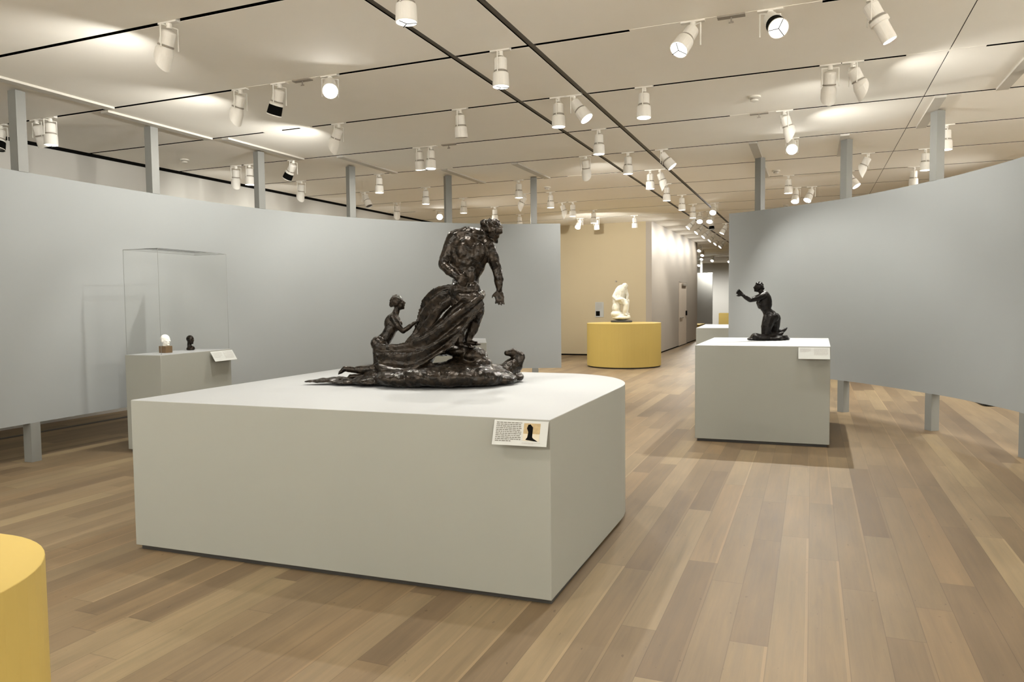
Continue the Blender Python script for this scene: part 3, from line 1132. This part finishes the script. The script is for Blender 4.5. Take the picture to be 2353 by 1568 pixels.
# ------------------------------------------------------------------ modelled figures
class Clay:
    def __init__(self):
        self.bm = bmesh.new()

    def ball(self, c, r, sub=2):
        if isinstance(r, (int, float)):
            r = (r, r, r)
        m = Matrix.Translation(c) @ Matrix.Diagonal((*r, 1))
        bmesh.ops.create_icosphere(self.bm, subdivisions=sub, radius=1.0, matrix=m)

    def lump(self, a, b, ra, flat=1.0, side=None):
        """ellipsoid stretched from a to b with cross radius ra, flattened along side"""
        a, b = Vector(a), Vector(b)
        z = (b - a)
        L = z.length / 2
        z.normalize()
        s = Vector(side) if side is not None else Vector((.376, -.925, 0))
        y = (s - z * s.dot(z)).normalized()
        x = y.cross(z)
        m = Matrix((x * ra, y * ra * flat, z * L)).transposed().to_4x4()
        m.translation = (a + b) / 2
        bmesh.ops.create_icosphere(self.bm, subdivisions=3, radius=1.0, matrix=m)

    def limb(self, pts, rad):
        pts = [Vector(p) for p in pts]
        for i, (p, r) in enumerate(zip(pts, rad)):
            self.ball(p, r)
        for (a, b, ra, rb) in zip(pts, pts[1:], rad, rad[1:]):
            if (b - a).length < 1e-5:
                continue
            q = Vector((0, 0, 1)).rotation_difference(b - a)
            seg = 12
            A, B = [], []
            for k in range(seg):
                o = q @ Vector((math.cos(2 * math.pi * k / seg), math.sin(2 * math.pi * k / seg), 0))
                A.append(self.bm.verts.new(a + o * ra))
                B.append(self.bm.verts.new(b + o * rb))
            for k in range(seg):
                self.bm.faces.new((A[k], A[(k + 1) % seg], B[(k + 1) % seg], B[k]))
            self.bm.faces.new(list(reversed(A)))
            self.bm.faces.new(B)

    def hand(self, wrist, tip, r, side, curl=.25, spread=.9, thumb_side=1):
        """palm plus five separate bent digits; side = palm normal"""
        w, t = Vector(wrist), Vector(tip)
        ax = (t - w)
        L = ax.length
        ax.normalize()
        n = Vector(side)
        n = (n - ax * n.dot(ax)).normalized()
        lat = ax.cross(n)
        k = w + ax * L * .48
        for j in range(4):
            s = (j - 1.5) / 1.5
            self.limb([w + lat * s * r * .5, k + lat * s * r * 1.0], [r * .42, r * .42])
        lens = (.44, .52, .5, .4)
        for j in range(4):
            s = (j - 1.5) / 1.5
            p0 = k + lat * s * r * 1.0
            p1 = p0 + (ax + lat * s * .16 * spread + n * curl * .5) * L * lens[j] * .5
            p2 = p1 + (ax + lat * s * .16 * spread + n * curl * 1.6).normalized() * L * lens[j] * .55
            self.limb([p0, p1, p2], [r * .34, r * .30, r * .22])
        b0 = w + ax * L * .15 + lat * thumb_side * r * .8
        b1 = b0 + (ax * .7 + lat * thumb_side * .8 + n * .2).normalized() * L * .28
        b2 = b1 + (ax * .9 + lat * thumb_side * .35 + n * .4).normalized() * L * .22
        self.limb([b0, b1, b2], [r * .42, r * .36, r * .26])

    def head(self, c, r, face, up, hair=True, rnd=None, hair_r=1.0, bun=None):
        """head centre, half height r; face and up give its pose"""
        c = Vector(c)
        f = Vector(face).normalized()
        u = Vector(up)
        u = (u - f * u.dot(f)).normalized()
        s = f.cross(u)

        def P(a, b, d):
            return c + f * a * r + s * b * r + u * d * r

        def E(a, b, d, rf, rs, ru):
            m = Matrix((f * rf * r, s * rs * r, u * ru * r)).transposed().to_4x4()
            m.translation = P(a, b, d)
            bmesh.ops.create_icosphere(self.bm, subdivisions=3, radius=1.0, matrix=m)
        E(-.06, 0, .22, .80, .66, .76)      # skull
        E(.16, 0, -.30, .56, .50, .62)      # face and jaw
        E(.46, 0, -.78, .20, .22, .16)      # chin
        E(.60, 0, .20, .16, .42, .12)       # brow
        self.limb([P(.68, 0, .12), P(.86, 0, -.20)], [.07 * r, .13 * r])   # nose
        E(.66, 0, -.44, .13, .22, .06)      # lips
        E(.62, 0, -.55, .12, .18, .06)
        for k in (-1, 1):
            E(.50, k * .30, -.14, .20, .18, .16)   # cheeks
            E(.58, k * .27, .04, .10, .12, .07)    # lids
            E(-.02, k * .64, -.06, .16, .09, .24)  # ears
        if hair:
            rnd = rnd or random.Random(1)
            for k in range(46):
                th = rnd.uniform(0, 2 * math.pi)
                ph = rnd.uniform(-.25, 1.45)
                a = -.06 + .80 * math.cos(ph) * math.cos(th)
                b = .68 * math.cos(ph) * math.sin(th)
                d = .22 + .78 * math.sin(ph)
                if a > .45 and d < .62:
                    continue
                if a > .2 and d < .25:
                    continue
                self.ball(P(a, b, d), r * rnd.uniform(.13, .24) * hair_r, 1)
        if bun:
            E(*bun, .30, .34, .30)

    def sheet(self, rows, th=.02, pleat=0.0, freq=5, seed=0):
        """rows: list of polylines (same count) -> thick cloth"""
        nu = len(rows)
        R = []
        sub = 5
        # resample columns with catmull in 3D
        def cr(p0, p1, p2, p3, t):
            return .5 * ((2 * p1) + (p2 - p0) * t + (2 * p0 - 5 * p1 + 4 * p2 - p3) * t * t + (-p0 + 3 * p1 - 3 * p2 + p3) * t ** 3)

        def dense(P):
            P = [Vector(p) for p in P]
            o = []
            for i in range(len(P) - 1):
                for k in range(sub):
                    o.append(cr(P[max(0, i - 1)], P[i], P[i + 1], P[min(len(P) - 1, i + 2)], k / sub))
            o.append(P[-1])
            return o
        A = [dense(r) for r in rows]
        cols = list(zip(*A))
        G = [dense(list(c)) for c in cols]     # G[along][across]
        nx, ny = len(G), len(G[0])
        Nn = [[None] * ny for _ in range(nx)]
        for i in range(nx):
            for j in range(ny):
                a = G[min(nx - 1, i + 1)][j] - G[max(0, i - 1)][j]
                b = G[i][min(ny - 1, j + 1)] - G[i][max(0, j - 1)]
                n = a.cross(b)
                Nn[i][j] = n.normalized() if n.length > 1e-9 else Vector((0, 0, 1))
        V1 = [[None] * ny for _ in range(nx)]
        V2 = [[None] * ny for _ in range(nx)]
        for i in range(nx):
            for j in range(ny):
                ph = j / (ny - 1)
                w = math.sin(ph * math.pi * freq + i * .12 + seed) * pleat * (.5 + .5 * math.sin(i / nx * math.pi))
                w += pleat * .6 * noise.noise(G[i][j] * 9 + Vector((seed, 0, 0)))
                p = G[i][j] + Nn[i][j] * w
                t = th * (.6 + .5 * abs(math.sin(ph * math.pi * freq * .5 + seed)))
                V1[i][j] = self.bm.verts.new(p + Nn[i][j] * t / 2)
                V2[i][j] = self.bm.verts.new(p - Nn[i][j] * t / 2)
        for i in range(nx - 1):
            for j in range(ny - 1):
                self.bm.faces.new((V1[i][j], V1[i + 1][j], V1[i + 1][j + 1], V1[i][j + 1]))
                self.bm.faces.new((V2[i][j + 1], V2[i + 1][j + 1], V2[i + 1][j], V2[i][j]))
        for i in range(nx - 1):
            self.bm.faces.new((V1[i][0], V2[i][0], V2[i + 1][0], V1[i + 1][0]))
            self.bm.faces.new((V1[i + 1][ny - 1], V2[i + 1][ny - 1], V2[i][ny - 1], V1[i][ny - 1]))
        for j in range(ny - 1):
            self.bm.faces.new((V1[0][j + 1], V2[0][j + 1], V2[0][j], V1[0][j]))
            self.bm.faces.new((V1[nx - 1][j], V2[nx - 1][j], V2[nx - 1][j + 1], V1[nx - 1][j + 1]))

    def done(self, name, mat, parent, voxel=.007, smooth=4, rough=.0, rscale=.05, floor_z=None):
        off = parent.location
        for v in self.bm.verts:
            if floor_z is not None and v.co.z < floor_z:
                v.co.z = floor_z + (v.co.z - floor_z) * .02
            v.co -= off
        o = link_mesh(name, self.bm, mat, parent, smooth=True)
        m = o.modifiers.new('fuse', 'REMESH')
        m.mode = 'VOXEL'
        m.voxel_size = voxel
        m.use_smooth_shade = True
        if smooth:
            s = o.modifiers.new('soften', 'SMOOTH')
            s.factor = .5
            s.iterations = smooth
        if rough:
            tx = bpy.data.textures.new('clay', 'CLOUDS')
            tx.noise_scale = rscale
            tx.noise_depth = 3
            dm = o.modifiers.new('tooling', 'DISPLACE')
            dm.texture = tx
            dm.texture_coords = 'LOCAL'
            dm.strength = rough
            dm.mid_level = .5
        return o


#SCULPT#
AX = Vector((.927, .376, 0))           # to the right as seen from the entrance side
BX = Vector((-.376, .927, 0))          # away
UP = Vector((0, 0, 1))

# --- large bronze group: a striding draped figure, a kneeling companion, a rock
root = empty('bronze_sculpture', (-2.62, 4.85, PED))
tag(root, 'large dark bronze figure group with a sweeping cloak on the big low pedestal', 'sculpture')


def J(u, v, b=0.0):
    return deep(u, v, 5.30 + b)


c = Clay()
c.limb([J(1068, 672), J(1072, 630), J(1080, 585)], [.105, .092, .11])
c.lump(J(1066, 655), J(1086, 530), .135, .8)
c.lump(J(1092, 625, -.03), J(1112, 548, -.03), .07, .9)
c.lump(J(1058, 640, -.02), J(1054, 535, -.02), .075, .9)
c.lump(J(1062, 598, -.09), J(1066, 550, -.08), .045, .7)          # shoulder blades
c.lump(J(1094, 606, -.09), J(1104, 556, -.08), .050, .7)
c.lump(J(1066, 655, -.085), J(1070, 612, -.085), .028, .8)
c.lump(J(1082, 655, -.075), J(1084, 612, -.085), .028, .8)
c.ball(J(1119, 564, -.02), .058)
c.ball(J(1045, 548, .0), .062)
c.limb([J(1117, 560), J(1100, 543, -.02), J(1072, 536, -.02), J(1046, 545)], [.05, .055, .05, .05])
c.limb([J(1098, 552), J(1120, 540)], [.052, .05])
c.head(J(1124, 537), .098, AX * .75 + BX * .35 - UP * .55, UP + AX * .5, rnd=random.Random(4), hair_r=1.15)
# lowered arm
c.limb([J(1120, 566, -.01), J(1132, 592, -.01), J(1141, 617, .0), J(1146, 642, .0), J(1147, 666, -.01)], [.054, .048, .036, .036, .022])
c.lump(J(1126, 575, -.03), J(1139, 612, -.02), .038, .9)
c.hand(J(1147, 666, -.01), J(1149, 704, -.03), .024, -BX, curl=.25, thumb_side=1)
# bent arm, hand on the hip
c.limb([J(1043, 550), J(1030, 580, -.01), J(1018, 608, -.02), J(1034, 624, -.07), J(1050, 636, -.11)], [.056, .050, .038, .034, .024])
c.hand(J(1050, 636, -.11), J(1072, 650, -.12), .026, BX, curl=.3, thumb_side=1)
c.ball(J(1055, 668, -.055), .070)
c.ball(J(1084, 668, -.045), .068)
# legs
c.limb([J(1086, 688, .03), J(1094, 715, .03), J(1091, 738, .06), J(1084, 760, .06), J(1073, 783, .05)], [.075, .064, .046, .042, .028])
c.limb([J(1058, 690, -.03), J(1062, 716, -.04), J(1060, 742, -.05), J(1054, 762, -.04), J(1056, 788, -.05)], [.078, .066, .048, .046, .030])
c.lump(J(1056, 745, -.02), J(1053, 775, -.02), .040)
c.lump(J(1088, 742, .08), J(1078, 770, .08), .040)
for (a, b) in (((1070, 787, .05), (1096, 790, .02)), ((1052, 792, -.05), (1080, 797, -.09))):
    c.limb([J(*a), J(*b)], [.028, .017])
    for k in range(5):
        p = J(*b) + BX * (k - 2) * .012
        c.limb([p, p + AX * .022 - UP * .006], [.009, .007])
c.done('standing_figure', M_BRONZE, root, .0065, 3, .012, .035)

c = Clay()
def K(u, v, b=0.0):
    return deep(u, v, 5.44 + b)
c.limb([K(912, 712), K(908, 724)], [.024, .026])
c.lump(K(906, 720), K(898, 766), .062, .75)
c.limb([K(904, 730, -.05), K(905, 727, .0), K(906, 730, .05)], [.030, .03, .030])
c.ball(K(918, 744, -.03), .024)
c.ball(K(918, 744, .03), .024)
c.limb([K(899, 755), K(890, 772), K(876, 790)], [.048, .045, .062])
c.ball(K(868, 790, -.035), .055)
c.ball(K(868, 790, .035), .055)
c.limb([K(874, 795, -.04), K(872, 820, -.05), K(870, 842, -.05)], [.058, .048, .038])
c.limb([K(876, 795, .04), K(880, 822, .05), K(884, 846, .05)], [.056, .046, .036])
c.limb([K(870, 846, -.05), K(845, 850, -.05), K(815, 850, -.05), K(792, 848, -.05)], [.038, .036, .026, .020])
c.limb([K(884, 850, .05), K(850, 862, .02), K(820, 866, .0), K(806, 866, .0)], [.036, .034, .024, .020])
for (u, v, b) in ((792, 848, -.05), (806, 866, .0)):
    c.limb([K(u, v, b), K(u - 10, v + 8, b)], [.020, .014])
    for k in range(5):
        p = K(u - 10, v + 8, b) + BX * (k - 2) * .009
        c.limb([p, p - AX * .010 - UP * .012], [.0065, .005])
c.limb([K(905, 730, -.055), K(914, 748, -.07), K(926, 762, -.06), K(940, 752, -.06), K(952, 742, -.05)], [.028, .024, .019, .018, .013])
c.hand(K(952, 742, -.05), K(966, 736, -.05), .013, -UP, curl=.4)
c.limb([K(905, 730, .06), K(906, 752, .08), K(902, 770, .08), K(892, 786, .05), K(884, 798, .03)], [.027, .023, .018, .017, .013])
c.hand(K(884, 798, .03), K(876, 812, .0), .013, BX, curl=.3)
c.head(K(914, 697), .060, AX * .9 + UP * .25, UP, rnd=random.Random(8), hair_r=.8, bun=(-.8, 0, .0))
c.done('kneeling_figure', M_BRONZE, root, .0045, 2, .006, .03)

c = Clay()
c.limb([J(1040, 668, -.02), J(1058, 684, -.10), J(1080, 686, -.12), J(1100, 682, -.07), J(1106, 676, .03), J(1090, 668, .1)], [.034, .036, .038, .038, .034, .03])
c.sheet([[J(1044, 655, .05), J(1004, 668, .10), J(974, 695, .14), J(958, 740, .16), J(938, 782, .14)],
         [J(1052, 664, -.02), J(1010, 690, .03), J(980, 722, .08), J(966, 755, .11), J(938, 788, .10)],
         [J(1070, 672, -.09), J(1022, 708, -.04), J(990, 748, .0), J(966, 775, .04), J(930, 796, .05)]], .026, .022, 5, 1)
c.sheet([[J(1098, 668, -.10), J(1046, 700, -.12), J(990, 752, -.06), J(932, 784, .02), J(868, 794, .10)],
         [J(1104, 680, -.10), J(1060, 724, -.15), J(1004, 775, -.13), J(938, 804, -.06), J(862, 806, .04)],
         [J(1104, 694, -.06), J(1058, 752, -.14), J(1004, 800, -.17), J(940, 830, -.14), J(866, 828, -.04)],
         [J(1098, 704, -.02), J(1050, 764, -.12), J(998, 822, -.18), J(946, 862, -.20), J(880, 868, -.14)]], .030, .026, 6, 2)
c.sheet([[J(1096, 700, .0), J(1068, 730, -.02), J(1052, 760, -.02)],
         [J(1104, 700, .06), J(1100, 740, .08), J(1092, 752, .08)]], .022, .012, 3, 5)
c.sheet([[J(960, 800, -.08), J(900, 812, .0), J(858, 836, .06)], [J(1010, 850, -.16), J(950, 872, -.16), J(880, 882, -.06)]], .03, .02, 5, 3)
c.done('cloak', M_BRONZE, root, .0065, 2, .009, .05)

c = Clay()
ROCK = [(722, 877, 5.40, .075, .05, .020), (745, 877, 5.41, .10, .07, .026), (772, 877, 5.42, .12, .09, .034), (806, 880, 5.38, .15, .12, .03), (860, 876, 5.32, .17, .16, .04),
        (925, 868, 5.22, .20, .20, .065), (985, 866, 5.16, .20, .20, .085), (1045, 866, 5.14, .20, .18, .09), (1100, 868, 5.18, .17, .17, .085),
        (1140, 872, 5.30, .15, .15, .06), (1058, 806, 5.30, .13, .12, .045), (1088, 818, 5.27, .11, .11, .065), (1104, 834, 5.25, .08, .10, .06),
        (1010, 808, 5.32, .12, .10, .035), (966, 822, 5.34, .11, .12, .06), (1070, 838, 5.28, .15, .12, .06), (1030, 848, 5.25, .18, .14, .05),
        (930, 846, 5.30, .13, .14, .07), (880, 858, 5.40, .14, .14, .05), (1172, 866, 5.45, .10, .10, .045), (1128, 856, 5.35, .15, .13, .06), (1085, 850, 5.2, .16, .12, .05), (1050, 870, 5.45, .45, .16, .05), (900, 874, 5.5, .32, .12, .04)]
for (u, v, D, a, b, h_) in ROCK:
    m = Matrix((AX * a, BX * b, UP * h_)).transposed().to_4x4()
    m.translation = deep(u, v, D)
    bmesh.ops.create_icosphere(c.bm, subdivisions=3, radius=1.0, matrix=m)
c.limb([deep(1128, 866, 5.3), deep(1160, 856, 5.38), deep(1184, 838, 5.45), deep(1192, 822, 5.46), deep(1180, 811, 5.44), deep(1166, 812, 5.42)], [.085, .072, .060, .050, .036, .018])
c.done('rock_base', M_BRONZE, root, .007, 2, .030, .10, PED + .016)

# --- small black bronze of a kneeling figure
root = empty('bronze_statuette', (-.45, 9.35, 1.05))
tag(root, 'small black bronze kneeling figure with one arm stretched out on the square pedestal', 'sculpture')


def Q(u, v, b=0.0):
    return deep(u, v, 8.86 + b)


c = Clay()
c.limb([Q(1747, 668), Q(1753, 678)], [.030, .032])
c.lump(Q(1757, 669), Q(1760, 720), .080, .8)
c.limb([Q(1753, 680, -.05), Q(1757, 677), Q(1758, 680, .05)], [.038, .04, .038])
c.ball(Q(1747, 695, -.03), .028)
c.ball(Q(1747, 695, .03), .028)
c.limb([Q(1759, 705), Q(1763, 716), Q(1771, 728)], [.056, .056, .080])
c.ball(Q(1778, 730, -.03), .062)
c.ball(Q(1778, 730, .04), .062)
c.limb([Q(1768, 732, -.03), Q(1762, 750, -.05), Q(1759, 768, -.05)], [.078, .066, .050])
c.limb([Q(1780, 732, .05), Q(1780, 750, .07), Q(1778, 766, .08)], [.072, .060, .046])
c.limb([Q(1759, 769, -.05), Q(1776, 771, -.05), Q(1792, 770, -.05)], [.042, .040, .026])
c.limb([Q(1778, 766, .08), Q(1790, 764, .08), Q(1800, 760, .08)], [.040, .036, .026])
for (u, v, b) in ((1792, 770, -.05), (1800, 760, .08)):
    c.limb([Q(u, v, b), Q(u + 5, v - 4, b)], [.026, .02])
    for k in range(5):
        p = Q(u + 5, v - 4, b) + BX * (k - 2) * .011
        c.limb([p, p + AX * .012 + UP * .012], [.008, .006])
c.limb([Q(1753, 680, -.055), Q(1738, 686, -.08), Q(1724, 690, -.10), Q(1714, 684, -.10), Q(1706, 678, -.10)], [.042, .036, .029, .026, .019])
c.hand(Q(1706, 678, -.10), Q(1692, 668, -.11), .022, BX, curl=-.3)
c.limb([Q(1758, 681, .06), Q(1752, 696, .10), Q(1746, 706, .09), Q(1742, 696, .04), Q(1744, 687, -.01)], [.038, .032, .025, .023, .016])
c.hand(Q(1744, 688, -.01), Q(1752, 682, -.07), .017, BX, curl=.3)
c.head(Q(1743, 661), .064, -AX * .9 + UP * .25, UP, rnd=random.Random(3), hair_r=.9, bun=(-.85, 0, .0))
c.done('kneeling_figure', M_BRONZE2, root, .005, 2, .006, .03)
c = Clay()
for (u, v, D, a, b, h_) in [(1745, 778, 8.86, .11, .16, .035), (1768, 778, 8.88, .16, .18, .03), (1790, 779, 8.9, .12, .14, .028), (1737, 775, 8.83, .055, .12, .050), (1752, 777, 8.80, .10, .12, .048), (1778, 778, 8.80, .12, .12, .042), (1800, 778, 8.86, .06, .10, .034), (1760, 778, 8.84, .14, .15, .045),
                            (1760, 774, 8.88, .12, .12, .03), (1785, 774, 8.9, .08, .10, .035)]:
    m = Matrix((AX * a, BX * b, UP * h_)).transposed().to_4x4()
    m.translation = deep(u, v, D)
    bmesh.ops.create_icosphere(c.bm, subdivisions=3, radius=1.0, matrix=m)
bmx = deep(1769, 783, 8.88)
sl = [(-.20, -.10), (-.12, -.15), (.02, -.14), (.14, -.12), (.205, -.03), (.19, .08), (.08, .14), (-.08, .14), (-.18, .09), (-.215, .0)]
sp_ = [Vector((bmx.x, bmx.y, 0)) + AX * a + BX * b for a, b in sl]
prism(c.bm, sp_, 1.055, 1.105)
prism(c.bm, [Vector((bmx.x, bmx.y, 0)) + (p_ - Vector((bmx.x, bmx.y, 0))) * .8 - AX * .03 for p_ in sp_], 1.06, 1.122)
for (x0, w_) in ((-.19, .1), (-.08, .14), (.08, .14)):
    m = Matrix((AX * w_, BX * .13, UP * .02)).transposed().to_4x4()
    m.translation = Vector((bmx.x, bmx.y, 1.062)) + AX * (x0 + .02)
    bmesh.ops.create_icosphere(c.bm, subdivisions=3, radius=1.0, matrix=m)
c.done('rock_base', M_BRONZE2, root, .006, 2, .014, .06, 1.058)

# --- white marble on the round yellow pedestal
root = empty('marble_sculpture', (-4.22, 17.4, 1.015))
tag(root, 'white marble seated figure leaning on a rock, on the round yellow pedestal', 'sculpture')


def Mb(u, v, b=0.0):
    return deep(u, v, 17.75 + b)


c = Clay()
for (u, v, a, b, h_) in [(1428, 730, .22, .2, .07), (1417, 722, .14, .16, .10), (1416, 708, .10, .14, .16), (1417, 694, .10, .12, .12), (1436, 727, .13, .16, .05), (1425, 724, .16, .16, .06)]:
    m = Matrix((AX * a, BX * b, UP * h_)).transposed().to_4x4()
    m.translation = Mb(u, v)
    bmesh.ops.create_icosphere(c.bm, subdivisions=3, radius=1.0, matrix=m)
c.done('rock_base', M_MARBLE, root, .012, 2, .03, .10, 1.045)
c = Clay()
c.limb([Mb(1419, 688), Mb(1423, 678), Mb(1427, 668)], [.12, .10, .11])
c.lump(Mb(1418, 692), Mb(1430, 655), .13, .8)
c.ball(Mb(1417, 674), .075)
c.ball(Mb(1436, 668, .05), .07)
c.limb([Mb(1430, 665), Mb(1433, 660)], [.05, .05])
c.head(Mb(1435, 660), .085, AX * .8 - UP * .5 - BX * .3, UP + AX * .3, rnd=random.Random(2))
c.limb([Mb(1424, 690, -.05), Mb(1434, 694, -.12), Mb(1439, 700, -.15), Mb(1436, 712, -.14), Mb(1434, 722, -.12)], [.09, .08, .06, .055, .038])
c.limb([Mb(1424, 690, .05), Mb(1434, 688, .12), Mb(1441, 692, .15), Mb(1440, 708, .14), Mb(1439, 720, .12)], [.09, .08, .06, .055, .038])
c.limb([Mb(1434, 722, -.12), Mb(1440, 724, -.16)], [.038, .025])
c.limb([Mb(1439, 720, .12), Mb(1445, 722, .1)], [.038, .025])
c.limb([Mb(1417, 672, -.03), Mb(1411, 682, -.06), Mb(1418, 690, -.14), Mb(1427, 688, -.18)], [.06, .05, .04, .03])
c.hand(Mb(1427, 688, -.18), Mb(1434, 692, -.2), .03, BX)
c.limb([Mb(1436, 668, .05), Mb(1441, 678, .05), Mb(1440, 688, .0)], [.055, .045, .03])
c.hand(Mb(1440, 688, .0), Mb(1438, 697, -.02), .03, BX)
c.done('seated_figure', M_MARBLE, root, .010, 2, .012, .05)
bm = bmesh.new()
turned(bm, [(.25, .002), (.26, .01), (.26, .035), (.25, .045)], 32)
for v in bm.verts:
    v.co.y *= .8
o = link_mesh('plinth', bm, M_PLINTH, root)
pb = Mb(1428, 737)
o.location = Vector((pb.x, pb.y, 1.015)) - root.location

# --- two small heads in the clear case
hp = on_z(381, 811, 1.03)
root = empty('plaster_bust', (hp.x, hp.y, 1.03))
tag(root, 'small white plaster head on a dark wooden block inside the clear case', 'bust')
bm = bmesh.new()
box(bm, (-.052, -.045, 0), (.052, .045, .075))
bevel(link_mesh('wooden_block', bm, M_WOODBLOCK, root), .004)
c = Clay()
zc = Vector((hp.x, hp.y, 1.03 + .135))
c.head(zc, .068, AX * .9 - BX * .3 + UP * .1, UP, hair=False)
c.limb([zc - UP * .03, zc - UP * .06], [.026, .028])
c.done('head', M_PLASTER, root, .0035, 2, .003, .02)
hp = on_z(438, 805, 1.03)
root = empty('bronze_bust', (hp.x, hp.y, 1.03))
tag(root, 'small dark bronze head with a thin neck inside the clear case', 'bust')
c = Clay()
zc = Vector((hp.x, hp.y, 1.03 + .118))
c.head(zc, .055, AX * .9 - BX * .35 + UP * .05, UP, hair=False)
c.limb([zc - UP * .02 - AX * .01, zc - UP * .075 - AX * .012], [.022, .024])
c.limb([Vector((hp.x, hp.y, 1.052)), Vector((hp.x, hp.y, 1.05)) + AX * .02], [.034, .03])
c.ball(Vector((hp.x, hp.y, 1.046)), (.05, .045, .028))
c.done('head', M_BRONZE, root, .0035, 2, .003, .02, 1.031)
